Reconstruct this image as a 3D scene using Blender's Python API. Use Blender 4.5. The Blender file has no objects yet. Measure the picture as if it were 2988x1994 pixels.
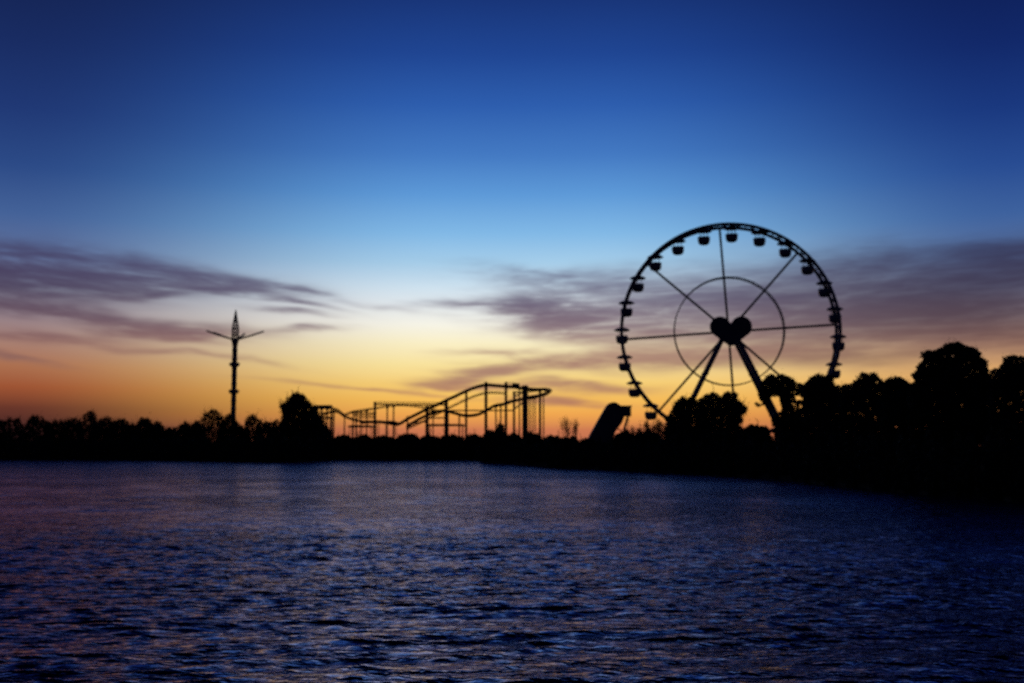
import bpy, math, random
import numpy as np
from mathutils import Vector, Matrix
R = math.radians
rng = np.random.default_rng(7)
random.seed(7)
sc = bpy.context.scene
col = sc.collection

# ------------------------------------------------------------------ camera
F = 3204.0                      # focal length in photograph pixels (2988 wide)
PITCH = math.atan((1300 - 997) / F)
CAMH = 3.0
cd = bpy.data.cameras.new('camera')
cam = bpy.data.objects.new('camera', cd)
col.objects.link(cam)
cam.location = (0, 0, CAMH)
cam.rotation_euler = (R(90) + PITCH, 0, 0)
cd.sensor_width = 36
cd.lens = 36 * F / 2988
cd.clip_start = 0.1
cd.clip_end = 20000
cd.dof.use_dof = True           # the photograph is focused far too close
cd.dof.focus_distance = 7.0
cd.dof.aperture_fstop = 1.85
sc.camera = cam
sc.cycles.use_denoising = False      # the photograph is grainy film
sc.view_settings.view_transform = 'Standard'
sc.view_settings.look = 'None'
sc.view_settings.exposure = 0
sc.view_settings.gamma = 1

# ------------------------------------------------------------------ world: dusk sky
def lin(c):
    o = []
    for v in c:
        v /= 255.0
        o.append(v / 12.92 if v <= 0.04045 else ((v + 0.055) / 1.055) ** 2.4)
    return o

def azel(px, py):
    x = (px - 1494) / F; u = (997 - py) / F
    Y = math.cos(PITCH) - u * math.sin(PITCH); Z = math.sin(PITCH) + u * math.cos(PITCH)
    return math.degrees(math.atan2(x, Y)), math.degrees(math.atan2(Z, math.hypot(x, Y)))

world = bpy.data.worlds.new('World')
sc.world = world
world.use_nodes = True
nt = world.node_tree
nt.nodes.clear()

class NB:
    """tiny expression builder for a node tree"""
    def __init__(s, nt): s.nt = nt
    def n(s, t): return s.nt.nodes.new(t)
    def put(s, sock, v):
        if hasattr(v, 'is_linked'): s.nt.links.new(v, sock)
        else: sock.default_value = v
    def m(s, op, a, b=None, c=None, clamp=False):
        q = s.n('ShaderNodeMath'); q.operation = op; q.use_clamp = clamp
        s.put(q.inputs[0], a)
        if b is not None: s.put(q.inputs[1], b)
        if c is not None: s.put(q.inputs[2], c)
        return q.outputs[0]
    def xyz(s, x, y, z):
        q = s.n('ShaderNodeCombineXYZ')
        for i, v in enumerate((x, y, z)): s.put(q.inputs[i], v)
        return q.outputs[0]
    def smooth(s, v, lo, hi, a=0.0, b=1.0):
        q = s.n('ShaderNodeMapRange'); q.interpolation_type = 'SMOOTHSTEP'
        s.put(q.inputs[0], v)
        q.inputs[1].default_value = lo; q.inputs[2].default_value = hi
        q.inputs[3].default_value = a; q.inputs[4].default_value = b
        return q.outputs[0]
    def noise(s, vec, scale, detail=4, rough=0.55, dist=0.0):
        q = s.n('ShaderNodeTexNoise'); s.put(q.inputs['Vector'], vec)
        q.inputs['Scale'].default_value = scale; q.inputs['Detail'].default_value = detail
        q.inputs['Roughness'].default_value = rough; q.inputs['Distortion'].default_value = dist
        return q.outputs[0]
    def ramp(s, f, stops, interp='LINEAR'):
        q = s.n('ShaderNodeValToRGB'); s.put(q.inputs[0], f)
        r = q.color_ramp; r.interpolation = interp
        while len(r.elements) > 1: r.elements.remove(r.elements[-1])
        for i, (p, c) in enumerate(stops):
            e = r.elements[0] if i == 0 else r.elements.new(p)
            e.position = p; e.color = (*c, 1)
        return q.outputs[0]
    def mix(s, f, a, b, mode='MIX'):
        q = s.n('ShaderNodeMix'); q.data_type = 'RGBA'; q.blend_type = mode
        s.put(q.inputs[0], f); s.put(q.inputs[6], a); s.put(q.inputs[7], b)
        return q.outputs[2]

B = NB(nt)
tc = B.n('ShaderNodeTexCoord')
sep = B.n('ShaderNodeSeparateXYZ'); nt.links.new(tc.outputs['Generated'], sep.inputs[0])
X, Y_, Z_ = sep.outputs
AZ = B.m('MULTIPLY', B.m('ARCTAN2', X, Y_), 57.29578)
EL = B.m('MULTIPLY', B.m('ARCSINE', Z_), 57.29578)
ELMAX = 90.0
ef = B.m('POWER', B.m('DIVIDE', B.m('MAXIMUM', EL, 0.0), ELMAX), 0.5)     # sqrt spreads the stops near the horizon
def stops(tab): return [((e / ELMAX) ** 0.5, lin(c)) for e, c in tab]
SKY_C = [(0,(176,96,78)),(.8,(206,122,82)),(1.6,(240,166,80)),(2.4,(248,192,92)),(3.2,(250,210,118)),(4.2,(251,229,158)),(5.3,(251,240,198)),(6.3,(248,246,233)),
         (7.3,(231,238,241)),(8.3,(205,226,240)),(9.5,(166,206,234)),(11,(130,185,230)),(13,(94,154,216)),(15,(68,122,195)),(17.5,(46,94,174)),(20,(32,70,147)),(23,(24,51,117)),
         (30,(11,26,72)),(45,(5,12,40)),(90,(2,6,24))]
SKY_L = [(0,(46,28,33)),(.8,(62,35,36)),(1.8,(104,54,42)),(2.8,(158,84,52)),(3.8,(172,112,80)),(4.9,(168,128,114)),(6.2,(148,130,138)),
         (7.5,(122,124,144)),(9,(98,116,158)),(11,(68,98,152)),(13.3,(44,74,134)),(16,(32,56,116)),(19,(25,44,98)),(23,(19,32,76)),
         (30,(9,17,50)),(45,(4,9,30)),(90,(2,6,24))]
SKY_R = [(0,(140,78,54)),(1.2,(190,112,66)),(2.4,(222,156,88)),(3.6,(228,172,108)),(4.9,(190,148,122)),(6.2,(150,136,140)),
         (7.5,(120,126,152)),(9,(92,118,164)),(11,(62,98,158)),(13.3,(40,76,146)),(16,(26,56,126)),(19,(18,40,104)),(23,(13,28,80)),
         (30,(7,15,48)),(45,(4,8,30)),(90,(2,6,24))]
SKY_B = [(0,(34,28,46)),(5,(32,31,54)),(12,(21,27,58)),(30,(7,12,38)),(90,(2,6,24))]
AZ0 = -2.0
wl = B.smooth(AZ, AZ0 - 1, AZ0 - 23)
wr = B.smooth(AZ, AZ0 + 6, AZ0 + 27)
wb = B.smooth(B.m('ABSOLUTE', AZ), 26, 85)
sky = B.mix(wl, B.ramp(ef, stops(SKY_C)), B.ramp(ef, stops(SKY_L)))
sky = B.mix(wr, sky, B.ramp(ef, stops(SKY_R)))
sky = B.mix(wb, sky, B.ramp(ef, stops(SKY_B)))
# thin evening clouds: each bank is a soft oval in azimuth / elevation, broken up by streaky noise
warp = B.noise(B.xyz(B.m('MULTIPLY', AZ, 0.11), B.m('MULTIPLY', EL, 0.32), 3.7), 1.0, 3)
warp2 = B.noise(B.xyz(B.m('MULTIPLY', AZ, 0.11), B.m('MULTIPLY', EL, 0.32), 9.1), 1.0, 3)
AZw = B.m('ADD', AZ, B.m('MULTIPLY', B.m('SUBTRACT', warp2, 0.5), 5.0))
ELw = B.m('ADD', EL, B.m('MULTIPLY', B.m('SUBTRACT', warp, 0.5), 2.0))
BANKS = [  # centre px, half sizes px, tilt (deg, down to the right +), weight
    (-40, 795, 330, 55, 2, 1.7), (330, 788, 260, 36, 4, 1.4), (640, 812, 220, 24, 8, 1.15), (850, 840, 140, 12, 12, .75), (60, 838, 260, 22, 0, .9),
    (480, 858, 150, 15, -10, 1.1), (110, 900, 170, 18, 4, 1.15), (640, 862, 200, 9, 4, .75), (820, 878, 170, 9, 9, .7), (260, 925, 120, 11, 10, .7),
    (400, 948, 150, 17, 10, .9), (530, 970, 160, 18, 4, 1.35), (820, 920, 110, 10, 3, .95), (880, 972, 110, 10, -4, .95), (120, 980, 200, 14, -3, .9), (40, 1040, 110, 8, 8, .9), (520, 1022, 230, 9, 7, .8),
    (1600, 912, 190, 34, 0, 1.9), (1690, 955, 230, 32, 6, 1.0), (1340, 908, 120, 9, 3, .75), (1720, 830, 280, 34, 3, .75), (1600, 795, 170, 13, 5, .5),
    (2000, 950, 330, 65, 4, 1.05), (2100, 860, 330, 60, 0, .8),
    (2700, 880, 520, 100, -2, 1.5), (2480, 930, 420, 75, 2, 1.15), (2950, 770, 380, 55, -3, 1.1), (2420, 775, 260, 36, -4, .8),
    (1540, 1066, 200, 20, -6, 1.4), (1380, 1098, 140, 15, -10, 1.6), (1800, 1042, 280, 24, -3, 1.05), (2020, 1050, 300, 28, -2, 1.0), (2350, 1040, 280, 26, 2, .7),
    (1690, 1126, 140, 14, 3, 2.1), (1660, 1167, 110, 11, 4, 2.0), (1400, 1122, 140, 10, 3, 1.5), (1130, 1138, 280, 7, 4, .7), (1130, 905, 110, 8, 8, .25),
    (1450, 1030, 130, 11, 0, .7), (2880, 985, 240, 40, 2, .75),
]
total = None
for px, py, hx, hy, tilt, w in BANKS:
    a, e = azel(px, py)
    k = 3204 / 57.29578
    hx /= k; hy /= k
    ct, st = math.cos(R(-tilt)), math.sin(R(-tilt))
    da = B.m('SUBTRACT', AZw, a); de = B.m('SUBTRACT', ELw, e)
    u = B.m('ADD', B.m('MULTIPLY', da, ct / hx), B.m('MULTIPLY', de, st / hx))
    v = B.m('ADD', B.m('MULTIPLY', da, -st / hy), B.m('MULTIPLY', de, ct / hy))
    d2 = B.m('ADD', B.m('MULTIPLY', u, u), B.m('MULTIPLY', v, v))
    g = B.m('MULTIPLY', B.m('EXPONENT', B.m('MULTIPLY', d2, -1.0)), w)
    total = g if total is None else B.m('ADD', total, g)
tiltc = B.m('ADD', EL, B.m('MULTIPLY', AZ, B.smooth(AZ, -12, 3, 0.06, -0.03)))
fib = B.noise(B.xyz(B.m('MULTIPLY', AZw, 0.16), B.m('MULTIPLY', tiltc, 1.25), 0.0), 1.0, 5, 0.6, 0.4)
fine = B.noise(B.xyz(B.m('MULTIPLY', AZw, 0.45), B.m('MULTIPLY', tiltc, 3.2), 5.0), 1.0, 4, 0.55, 0.2)
nz = B.m('ADD', B.m('MULTIPLY', fib, 0.6), B.m('MULTIPLY', fine, 0.4))
nzc = B.smooth(nz, 0.28, 0.72, 0.12, 1.7)
calm = B.smooth(AZ, 2, 12, 0.0, 0.42)            # the bank on the right is smoother
nzc = B.m('ADD', B.m('MULTIPLY', nzc, B.m('SUBTRACT', 1.0, calm)), calm)
dens = B.m('MULTIPLY', B.m('SUBTRACT', 1.0, B.m('EXPONENT', B.m('MULTIPLY', B.m('MULTIPLY', total, nzc), -1.3))), 0.93)
CL = [(0,(200,112,78)),(2.4,(176,120,98)),(3.6,(164,120,108)),(4.9,(156,110,108)),(6.2,(114,86,104)),(7.5,(86,70,102)),(9.5,(78,70,110)),(13,(70,84,130)),(20,(40,60,120)),(90,(8,14,44))]
ccol = B.ramp(ef, stops(CL))
shade = B.m('SUBTRACT', 1.0, B.m('ADD', B.m('MULTIPLY', wl, 0.30), B.m('MULTIPLY', wr, 0.58)))
ccol = B.mix(1.0, ccol, B.xyz(shade, shade, shade), 'MULTIPLY')
sky = B.mix(dens, sky, ccol)
bg = B.n('ShaderNodeBackground'); nt.links.new(sky, bg.inputs[0]); bg.inputs[1].default_value = 1.0
wo = B.n('ShaderNodeOutputWorld'); nt.links.new(bg.outputs[0], wo.inputs[0])

# ------------------------------------------------------------------ helpers
def at(px, py, depth):
    """world point on the plane y = depth seen at photograph pixel (px, py)"""
    x = (px - 1494) / F; u = (997 - py) / F
    Y = math.cos(PITCH) - u * math.sin(PITCH); Z = math.sin(PITCH) + u * math.cos(PITCH)
    k = depth / Y
    return Vector((x * k, depth, CAMH + Z * k))

def at_water(px, py):
    x = (px - 1494) / F; u = (997 - py) / F
    Y = math.cos(PITCH) - u * math.sin(PITCH); Z = math.sin(PITCH) + u * math.cos(PITCH)
    k = -CAMH / Z
    return x * k, Y * k

def material(name, base, rough=0.7, metal=0.0, var=0.25, scale=3.0, bump=0.0, spec=0.5):
    m = bpy.data.materials.new(name); m.use_nodes = True
    t = m.node_tree; b = NB(t)
    p = t.nodes['Principled BSDF']
    g = b.n('ShaderNodeTexCoord')
    nz = b.noise(g.outputs['Object'], scale, 4)
    c0 = [v * (1 - var) for v in base]; c1 = [v * (1 + var) for v in base]
    t.links.new(b.ramp(nz, [(0.3, c0), (0.7, c1)]), p.inputs['Base Color'])
    p.inputs['Roughness'].default_value = rough; p.inputs['Metallic'].default_value = metal
    p.inputs['Specular IOR Level'].default_value = spec
    if bump:
        q = b.n('ShaderNodeBump'); q.inputs['Strength'].default_value = bump
        t.links.new(nz, q.inputs['Height']); t.links.new(q.outputs[0], p.inputs['Normal'])
    return m

M_STEEL = material('painted_steel', (.16, .17, .19), .5, 0, .2, 1.2)
M_RUST = material('weathered_track_steel', (.13, .07, .05), .6, 0, .3, .8)
M_DARK = material('dark_panel', (.06, .065, .075), .6, 0, .25, .7)
M_TUB = material('gondola_paint', (.22, .22, .26), .4, 0, .15, 1.0)
M_LEAF = material('evergreen_leaf', (.035, .05, .022), .8, 0, .4, .9, 0, .2)
M_LEAF2 = material('autumn_leaf', (.06, .045, .02), .8, 0, .4, .7, 0, .2)
M_BARK = material('bark', (.06, .045, .035), .9, 0, .4, 2.5, .4, .2)
M_GROUND = material('bank_soil', (.045, .05, .03), .95, 0, .45, .35, .3, .1)
M_BLUE = material('blue_tarpaulin', (.03, .20, .42), .5, 0, .15, 2.0)

class MB:
    def __init__(s): s.v = []; s.f = []
    def add(s, vs, fs):
        o = len(s.v); s.v += [tuple(p) for p in vs]; s.f += [tuple(i + o for i in f) for f in fs]
    def tube(s, pts, rad, n=8, closed=False):
        pts = [Vector(p) for p in pts]
        k = len(pts)
        rads = rad if isinstance(rad, (list, tuple)) else [rad] * k
        vs, fs = [], []
        prev = None
        for i, p in enumerate(pts):
            if closed: t = pts[(i + 1) % k] - pts[i - 1]
            else: t = pts[min(i + 1, k - 1)] - pts[max(i - 1, 0)]
            t.normalize()
            if prev is None:
                a = Vector((0, 0, 1)) if abs(t.z) < .9 else Vector((1, 0, 0))
                u = t.cross(a).normalized()
            else:
                u = (prev - t * prev.dot(t)).normalized()
            prev = u
            w = t.cross(u)
            for j in range(n):
                an = 2 * math.pi * j / n
                vs.append(p + (u * math.cos(an) + w * math.sin(an)) * rads[i])
        for i in range(k if closed else k - 1):
            for j in range(n):
                a = i * n + j; b = i * n + (j + 1) % n
                c = ((i + 1) % k) * n + (j + 1) % n; d = ((i + 1) % k) * n + j
                fs.append((a, b, c, d))
        if not closed:
            fs.append(tuple(range(n - 1, -1, -1))); fs.append(tuple((k - 1) * n + j for j in range(n)))
        s.add(vs, fs)
    def ring(s, c, rad, r, axis='y', seg=96, n=8):
        pts = []
        for i in range(seg):
            a = 2 * math.pi * i / seg
            if axis == 'y': pts.append((c[0] + rad * math.sin(a), c[1], c[2] + rad * math.cos(a)))
            else: pts.append((c[0] + rad * math.cos(a), c[1] + rad * math.sin(a), c[2]))
        s.tube(pts, r, n, True)
    def lathe(s, prof, c=(0, 0, 0), n=24):
        vs, fs = [], []
        for (r, z) in prof:
            for j in range(n):
                a = 2 * math.pi * j / n
                vs.append((c[0] + r * math.cos(a), c[1] + r * math.sin(a), c[2] + z))
        for i in range(len(prof) - 1):
            for j in range(n):
                fs.append((i * n + j, i * n + (j + 1) % n, (i + 1) * n + (j + 1) % n, (i + 1) * n + j))
        fs.append(tuple(range(n - 1, -1, -1))); fs.append(tuple((len(prof) - 1) * n + j for j in range(n)))
        s.add(vs, fs)
    def box(s, c, size, M=None):
        hx, hy, hz = size[0] / 2, size[1] / 2, size[2] / 2
        vs = [Vector((x, y, z)) for x in (-hx, hx) for y in (-hy, hy) for z in (-hz, hz)]
        if M is not None: vs = [M @ v for v in vs]
        vs = [v + Vector(c) for v in vs]
        s.add(vs, [(0, 1, 3, 2), (4, 6, 7, 5), (0, 4, 5, 1), (2, 3, 7, 6), (0, 2, 6, 4), (1, 5, 7, 3)])
    def prism(s, outline, y0, y1):
        """outline of (x, z) pairs extruded along y"""
        n = len(outline)
        vs = [(x, y0, z) for x, z in outline] + [(x, y1, z) for x, z in outline]
        fs = [tuple(range(n)), tuple(range(2 * n - 1, n - 1, -1))]
        fs += [(i, i + n, (i + 1) % n + n, (i + 1) % n) for i in range(n)]
        s.add(vs, fs)
    def build(s, name, m, parent=None, smooth=False, bevel=0):
        me = bpy.data.meshes.new(name); me.from_pydata(s.v, [], s.f); me.materials.append(m)
        me.update()
        import bmesh
        bm = bmesh.new(); bm.from_mesh(me); bmesh.ops.recalc_face_normals(bm, faces=bm.faces); bm.to_mesh(me); bm.free()
        if smooth: me.shade_auto_smooth(angle=R(40)) if hasattr(me, 'shade_auto_smooth') else [setattr(p, 'use_smooth', True) for p in me.polygons]
        o = bpy.data.objects.new(name, me); col.objects.link(o)
        if parent: o.parent = parent
        if bevel:
            b = o.modifiers.new('bevel', 'BEVEL'); b.width = bevel; b.segments = 2; b.limit_method = 'ANGLE'
        return o

def raw_mesh(name, V, quads, m, smooth=False, parent=None):
    V = np.asarray(V, dtype=np.float32); quads = np.asarray(quads, dtype=np.int32)
    me = bpy.data.meshes.new(name)
    me.vertices.add(len(V)); me.vertices.foreach_set('co', V.ravel())
    me.loops.add(quads.size); me.loops.foreach_set('vertex_index', quads.ravel())
    me.polygons.add(len(quads)); me.polygons.foreach_set('loop_start', np.arange(0, quads.size, 4, dtype=np.int32))
    me.polygons.foreach_set('use_smooth', np.full(len(quads), smooth))
    me.update(calc_edges=True); me.validate()
    me.materials.append(m)
    o = bpy.data.objects.new(name, me); col.objects.link(o)
    if parent: o.parent = parent
    return o

def empty(name, loc, label, cat, group=None, rz=0):
    o = bpy.data.objects.new(name, None); col.objects.link(o)
    o.location = loc; o.rotation_euler.z = rz; o.empty_display_size = .5
    o['label'] = label; o['category'] = cat
    if group: o['group'] = group
    return o

def dup(o, parent=None):
    c = o.copy(); col.objects.link(c)
    if parent: c.parent = parent
    for ch in list(o.children): dup(ch, c)
    return c

def catmull(pts, step=6):
    P = [Vector(p) for p in pts]; out = []
    for i in range(len(P) - 1):
        a = P[max(i - 1, 0)]; b = P[i]; c = P[i + 1]; d = P[min(i + 2, len(P) - 1)]
        for k in range(step):
            t = k / step
            out.append(0.5 * ((2 * b) + (c - a) * t + (2 * a - 5 * b + 4 * c - d) * t * t + (3 * b - a - 3 * c + d) * t ** 3))
    out.append(P[-1]); return out

# ------------------------------------------------------------------ shoreline, ground and water
SHORE_PX = [(-700,1346),(-300,1343),(0,1343),(400,1345),(640,1348),(760,1351),(880,1350),(960,1344),(1100,1342),(1385,1343),(1400,1349),(1500,1358),(1600,1366),(1750,1372),(1900,1380),
            (2130,1391),(2260,1399),(2400,1415),(2540,1430),(2700,1444),(2988,1466),(3300,1490)]
sh = []
for px, py in SHORE_PX:
    x, y = at_water(px, py); sh.append((math.degrees(math.atan2(x, y)), math.hypot(x, y)))
SA = np.array([-180, -100, -55] + [a for a, d in sh] + [60, 110, 180]); SD = np.array([70, 160, 215] + [d for a, d in sh] + [40, 34, 70])
def shore(a): return np.interp(a, SA, SD)
az = np.concatenate([np.linspace(-180, -45, 55)[:-1], np.linspace(-45, 45, 361), np.linspace(45, 180, 55)[1:]])
sd = shore(az) + 0.9 * np.sin(az * 5.1) + 0.6 * np.sin(az * 11.7 + 1)
prof = [(-60, -2.2), (-6, -1.6), (-1.2, -.35), (0, .03), (1.2, .45), (3, .62), (8, .8), (25, .9), (70, 1.0), (250, 1.1), (900, 1.3), (6000, 2.2)]
V = []
for da, z in prof:
    r = np.maximum(sd + da, 4.0)
    zz = z + (0.10 * np.sin(az * 7.3 + da) if da > 0 else 0)
    V.append(np.stack([r * np.sin(np.radians(az)), r * np.cos(np.radians(az)), np.full_like(r, 0) + zz], 1))
n = len(az); V = np.concatenate(V)
q = []
for i in range(len(prof) - 1):
    j = np.arange(n - 1)
    q.append(np.stack([i * n + j, i * n + j + 1, (i + 1) * n + j + 1, (i + 1) * n + j], 1))
g = raw_mesh('ground', V, np.concatenate(q), M_GROUND, True)
g['kind'] = 'structure'; g['label'] = 'dark earth bank and flat land around the lake'

def water_material():
    m = bpy.data.materials.new('lake_water'); m.use_nodes = True
    t = m.node_tree; b = NB(t); p = t.nodes['Principled BSDF']
    t.nodes.remove(p)
    gm = b.n('ShaderNodeNewGeometry')
    s = b.n('ShaderNodeSeparateXYZ'); t.links.new(gm.outputs['Position'], s.inputs[0])
    v = b.xyz(B_x := b.m('MULTIPLY', s.outputs[0], .55), s.outputs[1], 0.0)
    n1 = b.noise(v, 3.8, 3, .55, .3)
    n2 = b.noise(v, 1.5, 3, .55, .3)
    gust = b.smooth(b.noise(b.xyz(b.m('MULTIPLY', s.outputs[0], .05), b.m('MULTIPLY', s.outputs[1], .09), 2.0), 1.0, 2), .3, .7, .65, 1.35)
    h = b.m('MULTIPLY', gust, b.m('ADD', b.m('MULTIPLY', n1, .11), b.m('MULTIPLY', n2, .22)))
    q = b.n('ShaderNodeBump'); q.inputs['Strength'].default_value = WBUMP; q.inputs['Distance'].default_value = 1.0
    t.links.new(h, q.inputs['Height']); df = b.n('ShaderNodeBsdfDiffuse'); df.inputs[0].default_value = (.008, .008, .028, 1)
    gl = b.n('ShaderNodeBsdfGlossy'); gl.inputs[0].default_value = (.62, .57, .89, 1); gl.inputs['Roughness'].default_value = .12
    fr = b.n('ShaderNodeFresnel'); fr.inputs['IOR'].default_value = 1.21
    mx = b.n('ShaderNodeMixShader')
    for nd in (df, gl, fr): t.links.new(q.outputs[0], nd.inputs['Normal'])
    t.links.new(fr.outputs[0], mx.inputs[0]); t.links.new(df.outputs[0], mx.inputs[1]); t.links.new(gl.outputs[0], mx.inputs[2])
    t.links.new(mx.outputs[0], t.nodes['Material Output'].inputs[0])
    return m
WBUMP = 1.0
# near water carries real waves (a wind sea summed from many directions), finer rows closer to the camera
wa = np.concatenate([np.linspace(-180, -42, 40)[:-1], np.linspace(-42, 42, 760), np.linspace(42, 180, 40)[1:]])
rr = [1.0, 3.0, 6.0]
while rr[-1] < 420:
    rr.append(rr[-1] + max(0.07, min(rr[-1] ** 2 / 15000, 3.0)))
rr = np.array(rr)
A, RR = np.meshgrid(np.radians(wa), rr)
WX, WY = RR * np.sin(A), RR * np.cos(A)
sp = np.gradient(rr)[:, None]
H = np.zeros_like(WX)
wrng = np.random.default_rng(3)
for i in range(100):
    lam = 0.17 * (0.56 / 0.17) ** wrng.random() if i < 70 else 0.8 * (3.6 / 0.8) ** wrng.random()
    th = R(102) + wrng.normal(0, R(22))            # travel direction, mostly towards / away from the camera
    k = 2 * math.pi / lam
    amp = 0.0046 * lam if i < 70 else 0.0019 * lam
    fade = np.clip((lam / sp - 2.5) / 3.0, 0, 1)
    H += amp * fade * np.sin(k * (WX * math.cos(th) + WY * math.sin(th)) + wrng.random() * 6.283)
V = np.stack([WX.ravel(), WY.ravel(), H.ravel()], 1)
n = len(wa); j = np.arange(n - 1)
q = np.concatenate([np.stack([i * n + j, i * n + j + 1, (i + 1) * n + j + 1, (i + 1) * n + j], 1) for i in range(len(rr) - 1)])
w = raw_mesh('water', V, q, water_material(), True)
w['kind'] = 'structure'; w['label'] = 'dark blue rippled lake reflecting the evening sky'

# ------------------------------------------------------------------ ferris wheel
def ferris_wheel():
    D = 204.0
    hub = at(2127, 967, D)
    gz = 0.9; H = hub.z - gz
    RAD = 19.95; W = 3.6
    root = empty('ferris_wheel', (hub.x, D, gz), 'tall black ferris wheel with a heart shaped hub rising behind the trees', 'ferris wheel', rz=R(-5.6))
    def P(r, deg, y): return (r * math.sin(R(deg)), y, H + r * math.cos(R(deg)))
    m = MB()
    for y in (-W / 2, W / 2):
        m.ring((0, y, H), RAD, .32, seg=144)
    for i in range(48):
        a = 2.4 + 7.5 * i
        m.tube([P(RAD, a, -W / 2), P(RAD, a, W / 2)], .12, 6)
        m.tube([P(RAD, a, -W / 2), P(RAD, a + 7.5, W / 2)], .08, 5)
        m.tube([P(RAD, a, W / 2), P(RAD, a + 7.5, -W / 2)], .08, 5)
    m.build('rim', M_STEEL, root, True)
    m = MB()
    for y in (-.8, .8): m.ring((0, y, H), RAD * .507, .12, seg=96, n=6)
    for i in range(24): m.tube([P(RAD * .507, i * 15, -.8), P(RAD * .507, i * 15 + 7.5, .8), P(RAD * .507, i * 15 + 15, -.8)], .035, 5)
    m.build('inner_ring', M_STEEL, root, True)
    for i in range(8):
        a = -3.5 + 45 * i
        m = MB()
        m.tube([P(1.0, a, .8), P(RAD - .2, a, W / 2)], .22, 8)
        m.tube([P(1.0, a - 1, -.6), P(RAD - .2, a, W / 2 - .3)], .06, 6)
        for t in np.linspace(.06, .94, 22):
            r0 = 1 + (RAD - 1.75) * t
            m.tube([P(r0, a, .8 + (W / 2 - .8) * t), P(r0 + .4, a, -.6 + (W / 2 + .3) * t)], .03, 4)
        m.build('spoke', M_STEEL, root, True)
    m = MB()
    m.tube([(0, -W / 2 - 1.6, H), (0, W / 2 + 1.6, H)], .7, 20)
    m.tube([(0, -1.0, H), (0, 1.0, H)], 1.5, 28)
    m.build('axle', M_STEEL, root, True)
    # heart shaped sign on the front of the hub
    pts = [(1.92 + 1.83 * math.cos(R(t)), .95 + 1.83 * math.sin(R(t))) for t in np.linspace(-46, 172, 26)]
    pts += [(-1.92 - 1.83 * math.cos(R(t)), .95 + 1.83 * math.sin(R(t))) for t in np.linspace(172, -46, 26)] + [(-.35, -2.5), (.35, -2.5)]
    m = MB(); y0 = -W / 2 - 1.9
    pts = [(x, z - .5) for x, z in pts]; m.prism([(x, H + z) for x, z in pts], y0, y0 + .5)
    hs = m.build('heart_sign', M_DARK, root, False, .06)
    m = MB(); m.tube([(x, y0 - .02, H + z) for x, z in pts], .09, 6, True); m.build('sign_rim', M_STEEL, hs, True)
    for sy in (-1, 1):
        for fx, r in ((-12.3, .42), (11.6, .45)):
            m = MB()
            a = Vector((math.copysign(.7, fx), sy * (W / 2 + .8), H - .3)); b = Vector((fx, sy * (W / 2 + 1.3), 0))
            m.tube([a, a.lerp(b, .5), b], [r * .92, r, r], 14)
            for t in (.33, .66): c = a.lerp(b, t); d = (b - a).normalized(); m.tube([c - d * .12, c + d * .12], r * 1.3, 14)
            m.tube([b - Vector((0, 0, .05)), b + Vector((0, 0, .35))], r * 2, 14)
            m.build('support_leg', M_STEEL, root, True)
    # gondolas
    mt = MB(); mt.lathe([(.02, -2.55), (.55, -2.52), (.86, -2.34), (1.0, -1.9), (1.03, -1.45), (1.04, -1.15), (.95, -1.15), (.92, -1.4), (.05, -1.5)], n=28)
    mc = MB(); mc.lathe([(.02, -.32), (1.15, -.30), (1.36, -.2), (1.3, -.04), (.8, .22), (.25, .36), (.02, .38)], n=28)
    mh = MB()
    for k in range(4):
        a = R(45 + 90 * k); mh.tube([(.85 * math.cos(a), .85 * math.sin(a), -1.25), (.85 * math.cos(a), .85 * math.sin(a), -.2)], .035, 6)
    mh.tube([(0, -W / 2, .3), (0, W / 2, .3)], .07, 6)
    mh.tube([(0, 0, -1.45), (0, 0, .3)], .05, 6)
    proto = None
    for i in range(24):
        p = P(RAD - .05, 2.4 + 15 * i, 0)
        if proto is None:
            proto = mt.build('gondola', M_TUB, root, True)
            mc.build('canopy', M_TUB, proto, True); mh.build('hanger', M_STEEL, proto, True)
            o = proto
        else: o = dup(proto, root)
        o.location = (p[0], 0, p[2] - .3); o.scale = (1.12, 1.12, 1.08)
    return root
ferris_wheel()

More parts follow.
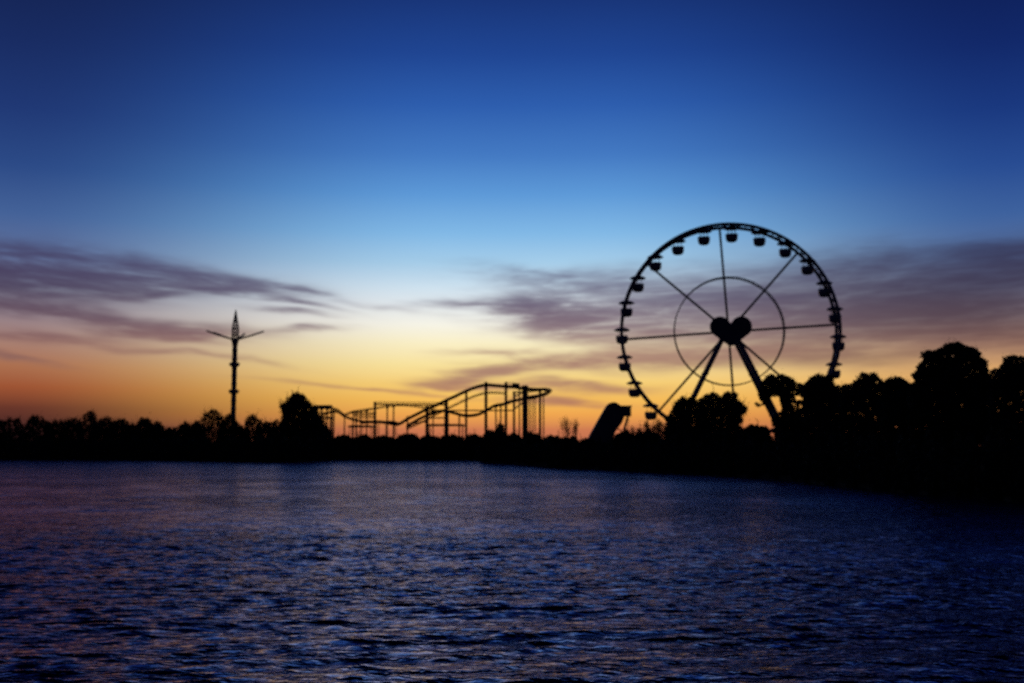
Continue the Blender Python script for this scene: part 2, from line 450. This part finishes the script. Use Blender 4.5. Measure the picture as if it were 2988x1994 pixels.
# ------------------------------------------------------------------ swing tower
def swing_tower():
    D = 262.0
    top = at(686, 990, D); gz = .9
    def zz(py): return at(686, py, D).z - gz
    root = empty('swing_tower', (top.x, D, gz), 'slender swing ride tower with spread arms and pointed lattice top', 'swing tower')
    H = zz(990)
    m = MB(); r = .60
    prof = [(r * 1.9, 0), (r * 1.9, .4), (r * 1.08, .6)]
    z = 1.0
    while z < H - 2.2:
        prof += [(r, z), (r, z + 1.5), (r * 1.13, z + 1.55), (r * 1.13, z + 1.85), (r, z + 1.9)]; z += 2.0
    prof += [(r, H - 1.6), (r * 1.2, H - 1.0), (r * 1.55, H - .2), (r * 1.55, H), (.05, H)]
    m.lathe(prof, n=20); m.build('mast', M_STEEL, root, True)
    for py in (1064, 1143):
        m = MB(); z = zz(py); m.lathe([(r, z - .5), (r * 1.8, z - .42), (r * 1.95, z - .1), (r * 1.95, z + .1), (r * 1.8, z + .42), (r, z + .5)], n=20)
        m.tube([(r * 2.2 * math.cos(a), r * 2.2 * math.sin(a), z + .2) for a in np.linspace(0, 6.283, 25)[:-1]], .05, 5, True)
        m.build('collar', M_STEEL, root, True)
    for ang in (4, 85, 152, 186):
        L = 6.7; c, s = math.cos(R(ang)), math.sin(R(ang))
        m = MB()
        for e in (-.16, .16):
            m.tube([(.5 * c - e * s, .5 * s + e * c, H - .1), (L * .55 * c - e * s, L * .55 * s + e * c, H + .85), (L * c - e * .5 * s, L * s + e * .5 * c, H + 1.9)], .2, 7)
        for t in np.linspace(.15, .95, 7): m.tube([(L * t * c + .18 * s, L * t * s - .18 * c, H - .15 + 2.05 * t), (L * t * c - .18 * s, L * t * s + .18 * c, H - .15 + 2.05 * t)], .05, 5)
        m.tube([(L * c - .35 * s, L * s + .35 * c, H + 1.9), (L * c + .35 * s, L * s - .35 * c, H + 1.9)], .12, 7)
        m.build('arm', M_STEEL, root, True)
    m = MB(); Ht = zz(907); S = Ht - H
    def rad(t): return .78 * (1 - .12 * t) if t < .35 else .78 * .958 * (1 - (t - .35) / .65) ** .95 + .05
    for k in range(8):
        a = R(45 * k + 10)
        m.tube([(rad(t) * math.cos(a), rad(t) * math.sin(a), H + S * t) for t in np.linspace(0, 1, 9)], .11, 5)
    for t in (.02, .12, .24, .36, .48, .6, .7, .8):
        m.ring((0, 0, H + S * t), rad(t), .07, 'z', 16, 5)
    for k in range(8):
        for t0 in (.02, .24, .48):
            a0, a1 = R(45 * k + 10), R(45 * k + 55); t1 = t0 + .22
            m.tube([(rad(t0) * math.cos(a0), rad(t0) * math.sin(a0), H + S * t0), (rad(t1) * math.cos(a1), rad(t1) * math.sin(a1), H + S * t1)], .04, 4)
    m.tube([(0, 0, H), (0, 0, Ht + .3)], [.2, .08], 8)
    m.build('spire', M_STEEL, root, True)
swing_tower()

# ------------------------------------------------------------------ roller coaster
def roller_coaster():
    D = 240.0; gz = .9
    o0 = at(1300, 1300, D); org = Vector((o0.x, D, gz))
    root = empty('roller_coaster', org, 'low steel roller coaster with thin columns and a lift hill rising right', 'roller coaster')
    def c2(x, y, d=0): return at(850 + x * .3617, 1050 + y * .3617, D + d) - org
    def track(pts, name='track', g=.55, r=.17):
        path = catmull([c2(*p) for p in pts], 7)
        m = MB(); left, right, spine = [], [], []
        for i, p in enumerate(path):
            t = path[min(i + 1, len(path) - 1)] - path[max(i - 1, 0)]
            s = Vector((t.y, -t.x, 0)); s = s.normalized() if s.length > 1e-4 else Vector((0, 1, 0))
            left.append(p + s * g); right.append(p - s * g); spine.append(p - Vector((0, 0, .32)))
        m.tube(left, r, 6); m.tube(right, r, 6); m.tube(spine, r * 1.5, 6)
        for i in range(0, len(path), 2):
            m.tube([left[i], spine[i], right[i]], .07, 4)
        return m.build(name, M_RUST, root, True)
    track([(560,500,-1),(680,494,-2),(760,500,-2),(860,514,-2),(940,470,-2),(1020,430,-2),(1100,390,-2),(1175,358,-2),(1250,322,-2),(1330,285,-2),(1420,243,-2),(1500,213,-2),(1570,198,-2),(1640,202,-2),
           (1730,210,-2),(1800,215,-2),(1890,228,-2),(1960,234,-1),(2030,233,1),(2068,240,5),(2078,254,9),(2055,270,12),(1990,288,14),(1890,308,15),(1790,326,15),(1730,348,14),(1640,366,14),
           (1600,388,14),(1570,406,14),(1500,437,14),(1410,446,14),(1330,428,14),(1250,408,14),(1190,410,13),(1100,440,13),(1000,490,12),(930,535,12)])
    track([(930,552,7),(1000,522,7),(1120,462,7),(1250,394,7),(1420,312,7),(1500,281,7),(1570,264,7),(1650,261,7),(1740,268,7)], r=.08, g=.45)
    track([(150,462,3),(200,452,3),(260,438,3),(330,414,3),(380,420,3),(420,445,3),(470,468,2),(550,489,0),(640,494,-2),(690,495,-4),(780,502,-5),(850,516,-5)], r=.09)
    track([(150,384,6),(260,384,6),(330,386,6),(385,408,7),(430,440,7),(480,420,8),(520,411,8),(590,401,8),(670,388,8),(780,368,9),(870,360,9),(980,367,9),(1090,384,9),(1150,398,9),(1210,410,9)], r=.08)
    # walkway with handrail along the long level run
    m = MB(); a, b = (675, 350, 4), (1255, 355, 4)
    for dz in (0, .5): m.tube([c2(*a) + Vector((0, 0, dz - .25)), c2(*b) + Vector((0, 0, dz - .25))], .08 if dz else .2, 6)
    for t in np.linspace(0, 1, 14): p = c2(*a).lerp(c2(*b), t); m.tube([p - Vector((0, 0, .3)), p + Vector((0, 0, .15))], .04, 5)
    m.build('walkway', M_RUST, root, True)
    for a, b in (((500,430,5),(670,430,5)), ((540,466,5),(672,466,5)), ((1250,410,2),(1795,410,2)), ((1100,416,2),(1250,412,2)), ((1795,262,8),(1885,262,8)), ((1890,262,6),(2010,250,6)), ((190,470,4),(330,468,4)), ((190,428,5),(345,426,5)), ((1890,300,-2),(2006,282,6)), ((1797,300,8),(1890,250,-2)), ((1890,330,-2),(1797,400,12)), ((700,505,-6),(860,520,-4)), ((500,448,8),(672,446,6)), ((1096,470,-2),(1250,470,-2)), ((935,520,0),(1096,500,-2))):
        m = MB(); m.tube([c2(*a), c2(*b)], .17, 6); m.build('brace', M_RUST, root, True)
    cols = [(325,400,3,.12),(345,405,6,.09),(525,408,6,.10),(560,402,8,.07),(676,340,4,.16),(775,370,9,.09),(826,364,9,.09),(938,455,-2,.10),(1096,372,-2,.20),(1145,400,9,.08),(1250,322,-2,.22),(1265,408,14,.10),
            (1355,430,14,.10),(1412,238,-2,.14),(1571,180,-2,.18),(1650,366,14,.09),(1690,358,14,.10),(1732,180,-2,.16),(1797,255,15,.15),(1876,210,-2,.20),(1896,212,-2,.20),(1948,300,15,.07),(1968,296,15,.07),(2006,238,6,.15),(500,412,8,.09),(205,384,6,.12),(245,384,6,.10),(290,384,6,.10),(430,445,7,.08),(610,400,8,.08),(1840,218,-2,.09),(1925,302,15,.08),(2035,268,12,.08)]
    for x, y, d, r in cols:
        r *= 1.9; p = c2(x, y, d); m = MB()
        m.tube([(p.x, p.y, -.05), (p.x, p.y, p.z)], r, 8)
        m.tube([(p.x, p.y, 0), (p.x, p.y, .3)], r * 2, 8)
        m.tube([(p.x - .35, p.y, p.z - .5), (p.x + .35, p.y, p.z - .5)], r * .7, 6)
        m.build('support_column', M_RUST, root, True)
    # lift machinery deck with handrail at the top, brake boxes, station roofs
    p, q = c2(1780, 210, -2), c2(1842, 216, -2)
    m = MB(); m.box((p + q) / 2 + Vector((0, 0, .25)), (abs(q.x - p.x), 1.8, .55))
    hr = c2(1730, 186, -2); m.tube([hr, c2(1790, 186, -2), c2(1840, 196, -2)], .06, 6)
    for x in (1735, 1762, 1790, 1815, 1838): e = c2(x, 188, -2); m.tube([e, e - Vector((0, 0, .8))], .045, 5)
    m.build('machinery_deck', M_DARK, root)
    p = c2(1886, 222, -2); m = MB(); m.box(p, (1.3, 1.6, .75)); m.build('brake_box', M_DARK, root, False, .05)
    for x0, x1, y, d in ((470, 660, 540, 2), (1100, 1400, 530, 5), (185, 330, 470, 3), (690, 850, 505, -7)):
        a, b = c2(x0, y, d), c2(x1, y, d)
        m = MB(); L = b.x - a.x
        m.prism([(a.x, a.z - .18), (b.x, a.z - .18), (b.x + .3, a.z), (b.x - .5, a.z + .28), (a.x + .5, a.z + .28), (a.x - .3, a.z)], a.y - 2, a.y + 2)
        for t in (.06, .5, .94):
            for dy in (-1.7, 1.7): m.tube([(a.x + L * t, a.y + dy, 0), (a.x + L * t, a.y + dy, a.z - .1)], .08, 6)
        m.build('platform_roof', M_DARK, root)
    a, b = c2(182, 384, 6), c2(328, 386, 6)
    m = MB(); m.box((a + b) / 2 + Vector((0, 0, .1)), (b.x - a.x, 1.7, .8)); m.build('track_cover', M_DARK, root, False, .06)
roller_coaster()

# ------------------------------------------------------------------ slanted tower
def slanted_tower():
    D = 165.0; gz = .85
    o0 = at(1735, 1300, D); org = Vector((o0.x, D, gz))
    root = empty('slide_tower', org, 'solid dark slanted tower with rounded top and square cabin jutting right', 'slide tower')
    def c7(x, y): p = at(1650 + x * .12766, 1130 + y * .12766, D) - org; return (p.x, p.z)
    out = [c7(300, 1560), c7(560, 1090), c7(740, 760), c7(925, 445), c7(960, 400), c7(1010, 365), c7(1085, 350), c7(1150, 362), c7(1205, 395), c7(1270, 470), c7(1335, 640), c7(1318, 720), c7(1275, 820), c7(1215, 900), c7(1140, 1000), c7(1095, 1100), c7(1000, 1300), c7(900, 1560)]
    m = MB(); m.prism(out, -1.3, 1.3); m.build('chute', M_DARK, root, False, .05)
    a, b = c7(1238, 440), c7(1486, 672)
    m = MB(); m.box(((a[0] + b[0]) / 2, 0, (a[1] + b[1]) / 2), (b[0] - a[0], 2.3, a[1] - b[1])); cabin = m.build('cabin', M_DARK, root, False, .04)
    m = MB(); m.box(((a[0] + b[0]) / 2 + .05, 0, a[1] + .03), (b[0] - a[0] + .2, 2.5, .1)); m.build('cabin_roof', M_DARK, cabin)
    for y in (-1, 1):
        t, l = c7(1425, 680), c7(1290, 1540); m = MB()
        t2 = c7(1345, 960)
        m.tube([(t[0], y, t[1]), (t2[0], y, t2[1]), (l[0], y * 1.4, l[1])], .10, 8); m.build('post', M_STEEL, root, True)
    t, l = c7(1100, 960), c7(1290, 985); m = MB(); m.tube([(t[0], 0, t[1]), (l[0], 0, l[1])], .06, 6); m.build('brace', M_STEEL, root, True)
slanted_tower()

def canopy_tent():
    D = 150.0; p = at(1686, 1300, D)
    root = empty('canopy_tent', (p.x, D, .8), 'small dim blue canopy among dark bushes left of the slanted tower', 'canopy')
    h = at(1686, 1291, D).z - .8
    m = MB(); e = h - .55
    m.add([(-.75, -.75, e), (.75, -.75, e), (.75, .75, e), (-.75, .75, e), (0, 0, h), (-.75, -.75, e - .3), (.75, -.75, e - .3), (.75, .75, e - .3), (-.75, .75, e - .3)],
          [(0, 1, 4), (1, 2, 4), (2, 3, 4), (3, 0, 4), (0, 5, 6, 1), (1, 6, 7, 2), (2, 7, 8, 3), (3, 8, 5, 0)])
    m.build('roof', M_BLUE, root)
    for x in (-.72, .72):
        for y in (-.72, .72):
            m = MB(); m.tube([(x, y, 0), (x, y, e)], .03, 6); m.build('post', M_STEEL, root)
canopy_tent()

# ------------------------------------------------------------------ trees
def inside(poly, P):
    x, y = P[:, 0], P[:, 1]; r = np.zeros(len(P), bool); n = len(poly)
    for i in range(n):
        x0, y0 = poly[i]; x1, y1 = poly[(i + 1) % n]
        if y0 == y1: continue
        c = ((y0 > y) != (y1 > y)) & (x < (x1 - x0) * (y - y0) / (y1 - y0) + x0); r ^= c
    return r

def leaf_quads(C, size):
    n = len(C)
    a = rng.normal(size=(n, 3)); a /= np.linalg.norm(a, axis=1)[:, None]
    b = np.cross(a, rng.normal(size=(n, 3))); b /= np.linalg.norm(b, axis=1)[:, None]
    s = size * rng.uniform(.55, 1.35, (n, 1))
    a = a * s * .5; b = b * s * .32
    V = np.stack([C - a, C - b, C + a, C + b], 1).reshape(-1, 3)
    return V, np.arange(4 * n).reshape(-1, 4)

def at_np(px, py, depth):
    x = (px - 1494) / F; u = (997 - py) / F
    Y = math.cos(PITCH) - u * math.sin(PITCH); Z = math.sin(PITCH) + u * math.cos(PITCH)
    k = depth / Y
    return np.stack([x * k, np.broadcast_to(depth, k.shape), CAMH + Z * k], 1)

def ground_z(x, y):
    d = math.hypot(x, y) - float(shore(math.degrees(math.atan2(x, y))))
    return float(np.interp(d, [p[0] for p in prof], [p[1] for p in prof]))

def tree(name, poly, D, label, cat='tree', group=None, leaves=5000, clump=9, nclump=70, size=.26, mat=None, trunk_px=None, fuzz=2.5, wisps=0, holes=(), trunk=.22, limbs=7, feather=.10, feather_px=1.0):
    """a tree whose crown fills a region of the view: clumps spread through a real depth"""
    poly = np.array(poly, float)
    x0, y0 = poly.min(0); x1, y1 = poly.max(0)
    tp = trunk_px if trunk_px else (x0 + x1) / 2
    b = at(tp, 1300, D); gz = ground_z(b.x, D)
    root = empty(name, (b.x, D, gz), label, cat, group)
    mpp = D / F
    nclump = int(nclump * 1.6); clump *= 1.25; size *= 1.5; leaves = int(leaves * 1.5)
    c = np.zeros((0, 2))
    while len(c) < nclump:
        p = np.stack([rng.uniform(x0, x1, 400), rng.uniform(y0, y1, 400)], 1)
        ok = inside(poly, p)
        for (hx, hy, hr) in holes: ok &= ((p[:, 0] - hx) ** 2 + (p[:, 1] - hy) ** 2) > (hr + clump * .5) ** 2
        c = np.concatenate([c, p[ok]])
    c = c[:nclump]
    # half depth from how wide the crown is at that row
    hw = (x1 - x0) / 2
    u = np.clip(np.abs(c[:, 0] - (x0 + x1) / 2) / max(hw, 1), 0, 1)
    dep = rng.uniform(-1, 1, nclump) * np.minimum(hw, 75) * mpp * .8 * np.sqrt(1 - .8 * u ** 2)
    cr = clump * rng.uniform(.6, 1.4, nclump)
    pick = rng.integers(0, nclump, leaves * 2)
    off = rng.normal(size=(leaves * 2, 3)); off /= np.linalg.norm(off, axis=1)[:, None]
    off *= (rng.random((leaves * 2, 1)) ** .5)
    P2 = c[pick] + off[:, :2] * cr[pick][:, None]
    d2 = dep[pick] + off[:, 2] * cr[pick] * mpp
    body = rng.random(leaves * 2) < .55            # the rest of the crown between the clumps
    bx = np.stack([rng.uniform(x0, x1, leaves * 2), rng.uniform(y0, y1, leaves * 2)], 1)
    P2[body] = bx[body]; d2[body] = (rng.uniform(-.6, .6, leaves * 2) * min(hw, 75) * mpp)[body]
    P2 += rng.normal(0, fuzz * .5, P2.shape)
    j = P2 + rng.normal(0, fuzz * .5, P2.shape)
    ok = inside(poly, j)
    e = size * 1.7 * F / D * .45
    for ox, oy in ((-e, 0), (e, 0), (0, -e), (0, e)): ok &= ~body | inside(poly, j + np.array([ox, oy]))
    for (hx, hy, hr) in holes: ok &= (((j[:, 0] - hx) ** 2 + (j[:, 1] - hy) ** 2) > hr ** 2) | (rng.random(len(j)) < .02)
    P2 = P2[ok][:leaves]; d2 = d2[ok][:leaves]; big = np.where(body[ok][:leaves], 1.7, 1.0)[:, None]
    stray = rng.random(len(P2)) < feather          # single sprays that leave the outline
    P2[stray] += rng.normal(0, 1, (int(stray.sum()), 2)) * np.array([5.0, 6.0]) * feather_px
    big[stray] = .62
    W = at_np(P2[:, 0], P2[:, 1], D + d2)
    up = W[:, 2] > gz + .1
    V, Q = leaf_quads(W[up] - np.array([b.x, D, gz]), size * big[up])
    raw_mesh('crown', V, Q, mat or M_LEAF, False, root)
    m = MB(); top = max(at((x0 + x1) / 2, y0 + (y1 - y0) * .35, D).z - gz, 1.5)
    k = [(0, 0, -.2)] + [(math.sin(i * 1.7 + tp) * .12 * i, math.cos(i * 2.1 + tp) * .1 * i, top * i / 4) for i in range(1, 5)]
    m.tube(k, [trunk * s for s in (1.25, .95, .75, .5, .25)], 7)
    order = rng.permutation(nclump)[:limbs]
    for i in order:
        e = at(c[i][0], c[i][1], D + dep[i]) - Vector((b.x, D, gz))
        f = Vector(k[int(rng.integers(1, 4))])
        mid = f.lerp(e, .5) + Vector((0, 0, .25))
        m.tube([f, mid, e], [trunk * .4, trunk * .25, trunk * .08], 5)
    if wisps:   # bare twigs that stick out of the crown
        for i in range(wisps):
            q = c[int(rng.integers(nclump))]
            s0 = at(q[0], q[1], D + float(rng.uniform(-1, 1))) - Vector((b.x, D, gz))
            L = float(rng.uniform(.6, 1.9)); an = float(rng.normal(0, .45))
            e = s0 + Vector((math.sin(an) * L, float(rng.normal(0, .4)), math.cos(an) * L))
            m.tube([s0, s0.lerp(e, .5) + Vector((.06, 0, .05)), e], [.05, .035, .012], 4)
            for h in range(3):
                t0 = s0.lerp(e, float(rng.uniform(.3, .9))); m.tube([t0, t0 + Vector((float(rng.normal(0, .35)), float(rng.normal(0, .2)), float(rng.uniform(.1, .5))))], [.022, .008], 3)
    m.build('trunk', M_BARK, root, True)
    return root

def mound(px, top, hw, base):
    """outline of an irregular rounded crown"""
    pts = []
    for i in range(15):
        t = math.pi * (1 - i / 14)
        w = 1 + .16 * random.uniform(-1, 1)
        pts.append((px + hw * math.cos(t) * w, base - (base - top) * (math.sin(t) ** .7) * (1 + .05 * random.uniform(-1, 1))))
    pts[7] = (px + random.uniform(-.2, .2) * hw, top)
    return pts + [(px + hw * .9, base + 2), (px - hw * .9, base + 2)]

ORD = ['first', 'second', 'third', 'fourth', 'fifth', 'sixth', 'seventh', 'eighth', 'ninth', 'tenth', 'eleventh', 'twelfth', 'thirteenth', 'fourteenth', 'fifteenth', 'sixteenth']
GL = 'far trees along the left shore'
left = [(665,1203,30),(620,1190,40),(573,1222,24),(538,1226,28),(493,1241,32),(455,1227,28),(424,1213,28),(392,1230,28),(352,1214,32),(305,1208,30),(262,1197,34),(213,1212,36),(165,1219,36),(111,1207,44),(30,1213,50),(-50,1210,60)]
for i, (px, top, hw) in enumerate(left):
    extra = {0: 'thin crowned dark tree', 1: 'wide round topped dark tree', 10: 'tallest peaked dark tree'}.get(i, 'dark far tree')
    tree('far_tree', mound(px, top + 5, hw * 1.25, 1312), 236 + 5 * (i % 3), f'{extra}, {ORD[i]} to the left of the swing tower', 'tree', GL,
         leaves=1900, clump=9, nclump=46, size=.30, mat=M_LEAF2 if i % 3 == 0 else M_LEAF, fuzz=5, wisps=16, feather=.35, feather_px=1.3)
right = [(702,1232,26),(738,1201,28),(772,1224,26),(803,1219,24)]
for i, (px, top, hw) in enumerate(right):
    tree('far_tree', mound(px, top + 5, hw * 1.25, 1312), 238 + 3 * (i % 2), f'small dark tree, {ORD[i]} to the right of the swing tower', 'tree', GL,
         leaves=1500, clump=8, nclump=40, size=.28, mat=M_LEAF2 if i % 2 else M_LEAF, fuzz=4, wisps=30, feather=.3)
tree('dense_tree', [(815,1325),(812,1260),(818,1215),(822,1196),(812,1188),(828,1178),(836,1168),(832,1158),(846,1160),(850,1142),(860,1148),(870,1146),(884,1150),(893,1160),(902,1168),(908,1180),(920,1186),(930,1200),(940,1220),(952,1240),(970,1262),(975,1325)],
     226, 'dense dark conical tree with twiggy top left of the roller coaster', feather=.3, leaves=8000, clump=10, nclump=130, size=.34, fuzz=3.5, wisps=110, trunk=.35, trunk_px=880)
cen = [(1000,1268,42),(1062,1267,44),(1122,1269,46),(1190,1264,48),(1255,1268,46),(1320,1267,46),(1380,1265,42)]
for i, (px, top, hw) in enumerate(cen):
    tree('far_bush', mound(px, top, hw, 1326), 228 + 2 * (i % 2), f'low dark bush under the roller coaster, {ORD[i]} from the dense conical tree', 'bush', 'low bushes below the roller coaster',
         leaves=2200, clump=9, nclump=44, size=.3, fuzz=3, wisps=16, trunk=.1, limbs=5)
cen2 = [(1430,1257,30),(1459,1236,24),(1497,1258,36),(1553,1260,44),(1612,1270,44)]
for i, (px, top, hw) in enumerate(cen2):
    tree('shore_bush', mound(px, top, hw, 1345), 192 - 4 * i, 'pointed dark bush standing up behind the coaster columns' if i == 1 else f'low dark bush on the point of the shore, {ORD[i]} from its tip', 'bush', 'bushes on the point below the coaster end',
         leaves=2600, clump=9, nclump=50, size=.26, fuzz=3, wisps=12, trunk=.1, limbs=5)
cen3 = [(1664,1274,42),(1715,1278,40),(1822,1256,44)]
for i, (px, top, hw) in enumerate(cen3):
    tree('shore_bush', mound(px, top, hw, 1350), 148 - 3 * i, ('low dark bush below the reddish bare trees', 'low dark bush at the foot of the slanted tower', 'dark bush between the slanted tower and the twiggy shrubs')[i], 'bush', 'bushes on the point below the coaster end',
         leaves=2600, clump=9, nclump=50, size=.22, fuzz=3, wisps=10, trunk=.1, limbs=5)

def bare_tree(px, top, hw, D, label, group=None, n=26, sway=1.0, name='bare_tree', base_py=1300, leaves=500):
    """leafless tree: trunk forks into finer and finer twigs"""
    b = at(px, 1300, D); gz = ground_z(b.x, D)
    root = empty(name, (b.x, D, gz), label, 'tree', group)
    H = at(px, top, D).z - gz; Wd = hw * D / F
    m = MB(); tips = []
    def grow(p, d, L, r, lev):
        e = p + d * L; mid = p.lerp(e, .5) + Vector((random.gauss(0, .04), random.gauss(0, .04), 0)) * L
        m.tube([p, mid, e], [r, r * .8, r * .6], 5 if lev < 2 else 3)
        if lev >= 4: tips.append(e); return
        for k in range(3 if lev < 3 else 4):
            nd = (d + Vector((random.gauss(0, .42), random.gauss(0, .42), random.uniform(-.05, .35)))).normalized()
            grow(p.lerp(e, random.uniform(.55, 1)), nd, L * random.uniform(.62, .85), r * .6, lev + 1)
    for k in range(3): grow(Vector((random.gauss(0, .12), random.gauss(0, .12), 0)), Vector((random.gauss(0, .22), random.gauss(0, .22), 1)).normalized(), H * random.uniform(.2, .33), .12, 0)
    V = np.array(m.v); s = np.array([Wd / max(np.abs(V[:, 0]).max(), .1), Wd / max(np.abs(V[:, 1]).max(), .1), H / V[:, 2].max()])
    m.v = [tuple(v * s) for v in V]
    m.build('trunk', M_BARK, root, True)
    T = np.array([tuple(t) for t in tips]) * s
    P = T[rng.integers(0, len(T), leaves)] + rng.normal(0, .22, (leaves, 3))
    Vq, Q = leaf_quads(P, .2); raw_mesh('crown', Vq, Q, M_LEAF2, False, root)
    return root
G2 = 'thin bare trees left of the slanted tower'
bare_tree(1652, 1214, 20, 232, 'taller reddish bare tree left of the slanted tower', G2)
bare_tree(1684, 1221, 17, 226, 'shorter reddish bare tree just left of the slanted tower', G2)
G3 = 'bare shrubs between the slanted tower and the round tree'
for i, (px, top, hw) in enumerate([(1842,1246,20),(1868,1232,22),(1893,1222,22),(1921,1216,20),(1946,1236,18)]):
    bare_tree(px, top, hw, 158 - 3 * i, f'twiggy brown shrub right of the slanted tower, {ORD[i]} from it', G3, name='bare_shrub', leaves=900)
GR = 'bushes along the right shore'
tree('round_tree', [(1940,1330),(1938,1250),(1946,1235),(1938,1222),(1950,1206),(1962,1190),(1968,1172),(1982,1162),(1990,1152),(2004,1160),(2020,1154),(2034,1168),(2048,1160),(2058,1148),(2070,1150),(2080,1141),(2096,1146),(2102,1156),(2112,1148),(2122,1140),(2134,1148),(2146,1142),(2154,1152),(2150,1166),(2164,1170),(2172,1184),(2186,1192),(2180,1206),(2166,1212),(2172,1228),(2162,1240),(2175,1255),(2190,1330)],
     142, 'broad round dark tree in front of the wheel\'s left leg', feather=.18, leaves=17000, clump=9, nclump=190, size=.18, fuzz=3, wisps=70, trunk=.3, trunk_px=2065)
tree('gap_tree', [(2196,1178),(2206,1172),(2212,1178),(2222,1180),(2214,1165),(2208,1150),(2214,1130),(2222,1112),(2236,1098),(2252,1092),(2268,1096),(2280,1090),(2298,1096),(2310,1104),(2320,1114),(2340,1118),(2350,1130),(2352,1325),(2258,1325),(2252,1240),(2244,1215),(2250,1200),(2232,1180),(2218,1190)],
     122, 'dark pine with sky showing through its gaps behind the wheel\'s right leg', leaves=10000, clump=8, nclump=120, size=.15, fuzz=2.5, wisps=10, holes=[(2262,1172,17),(2268,1190,16),(2258,1208,12),(2328,1160,9),(2342,1166,8),(2336,1186,6),(2316,1180,5),(2300,1205,5),(2240,1160,5)], trunk=.26, trunk_px=2300, limbs=12)
tree('dark_pine', [(2338,1350),(2340,1140),(2346,1118),(2356,1112),(2364,1098),(2380,1094),(2392,1090),(2404,1096),(2416,1098),(2426,1092),(2436,1104),(2432,1118),(2446,1126),(2462,1135),(2470,1350)],
     114, 'dark pine reaching up to the lower right of the wheel rim', feather=.16, feather_px=1.3, leaves=12000, clump=9, nclump=150, size=.16, fuzz=2.8, wisps=0, trunk=.25)
tree('dark_pine', [(2440,1380),(2444,1132),(2466,1122),(2488,1112),(2504,1104),(2512,1090),(2516,1080),(2524,1092),(2538,1090),(2550,1084),(2560,1094),(2572,1104),(2580,1112),(2592,1380)],
     101, 'dark pine with two small spiky tips right of the wheel', feather=.16, feather_px=1.3, leaves=12000, clump=9, nclump=150, size=.15, fuzz=2.6, wisps=0, trunk=.24)
tree('dark_pine', [(2570,1390),(2572,1116),(2586,1108),(2598,1100),(2612,1098),(2626,1096),(2640,1106),(2654,1114),(2668,1118),(2676,1390)],
     92, 'low rounded dark tree just left of the tallest right hand tree', feather=.16, feather_px=1.3, leaves=10000, clump=9, nclump=120, size=.14, fuzz=2.6, wisps=0, trunk=.22)
tree('tall_pine', [(2640,1410),(2650,1130),(2666,1122),(2660,1104),(2650,1094),(2668,1084),(2676,1078),(2664,1064),(2680,1062),(2690,1050),(2684,1038),(2688,1026),(2706,1022),(2722,1024),(2734,1016),(2748,1012),(2764,1002),(2772,994),(2786,998),(2798,994),(2812,1002),(2830,1008),(2846,1012),(2858,1020),(2866,1034),(2864,1046),(2880,1048),(2886,1058),(2878,1070),(2890,1082),(2900,1100),(2910,1410)],
     80, 'tallest broad crowned dark tree near the right edge', feather=.14, feather_px=1.4, leaves=32000, clump=9, nclump=330, size=.125, fuzz=2.6, wisps=0, trunk=.3, limbs=14)
tree('edge_tree', [(2880,1430),(2884,1086),(2896,1074),(2912,1072),(2922,1062),(2926,1044),(2940,1036),(2956,1032),(2972,1036),(2990,1036),(3010,1046),(3060,1050),(3120,1042),(3190,1060),(3260,1050),(3330,1080),(3350,1440)],
     72, 'dark tree cut off by the right edge of the view', feather=.14, feather_px=1.4, leaves=42000, clump=10, nclump=400, size=.12, fuzz=2.6, wisps=0, trunk=.26)
low = [(2206,1240,60,130,1352),(1990,1262,60,138,1352),(2090,1262,60,132,1352),(2310,1262,60,112,1364),(1885,1258,62,142,1350),(2420,1262,66,98,1380),(2540,1270,70,88,1395),(2660,1280,80,79,1410),(2800,1290,90,70,1425),(2950,1300,90,62,1440)]
names = ['dark bush filling the gap beside the wheel\'s right leg', 'dark bush below the left half of the round tree', 'dark bush below the right half of the round tree', 'dark bush below the pine with gaps', 'dark bush below the twiggy shrubs',
         'dark bush at the water below the lower right of the wheel rim', 'dark bush at the water below the two spiky tips', 'dark bush at the water left below the tallest tree', 'dark bush at the water under the tallest tree', 'dark bush at the water in the right corner']
for (px, top, hw, D, base), nm in zip(low, names):
    tree('shore_bush', mound(px, top, hw, base), D, nm, 'bush', GR, leaves=6000, clump=11, nclump=90, size=.19, fuzz=3, wisps=8, trunk=.1, limbs=5)

# waterside growth that nobody could count, following the bank
def undergrowth(name, label, a0, a1, n, hmin, hmax, size, band):
    a = rng.uniform(a0, a1, n); d = shore(a) + .9 * np.sin(a * 5.1) + .6 * np.sin(a * 11.7 + 1) + .4 + rng.random(n) ** 1.4 * band
    hh = (hmin + (hmax - hmin) * (.5 + .25 * np.sin(a * 4.3) + .25 * np.sin(a * 9.7 + 2))) * np.clip((d - shore(a)) / band * 2.5 + .25, 0, 1)
    z = .1 + rng.random(n) * hh + np.interp(d - shore(a), [p[0] for p in prof], [p[1] for p in prof]) * .9
    C = np.stack([d * np.sin(np.radians(a)), d * np.cos(np.radians(a)), z], 1)
    V, Q = leaf_quads(C, size); o = raw_mesh(name, V, Q, M_LEAF, False)
    o['kind'] = 'stuff'; o['label'] = label; o['category'] = 'undergrowth'
undergrowth('undergrowth', 'dark scrub growing along the far shore', -27, -1.8, 75000, 2.6, 4.2, .42, 14)
undergrowth('undergrowth', 'dark scrub growing along the right hand shore', -1.8, 36, 100000, 1.8, 3.3, .3, 12)
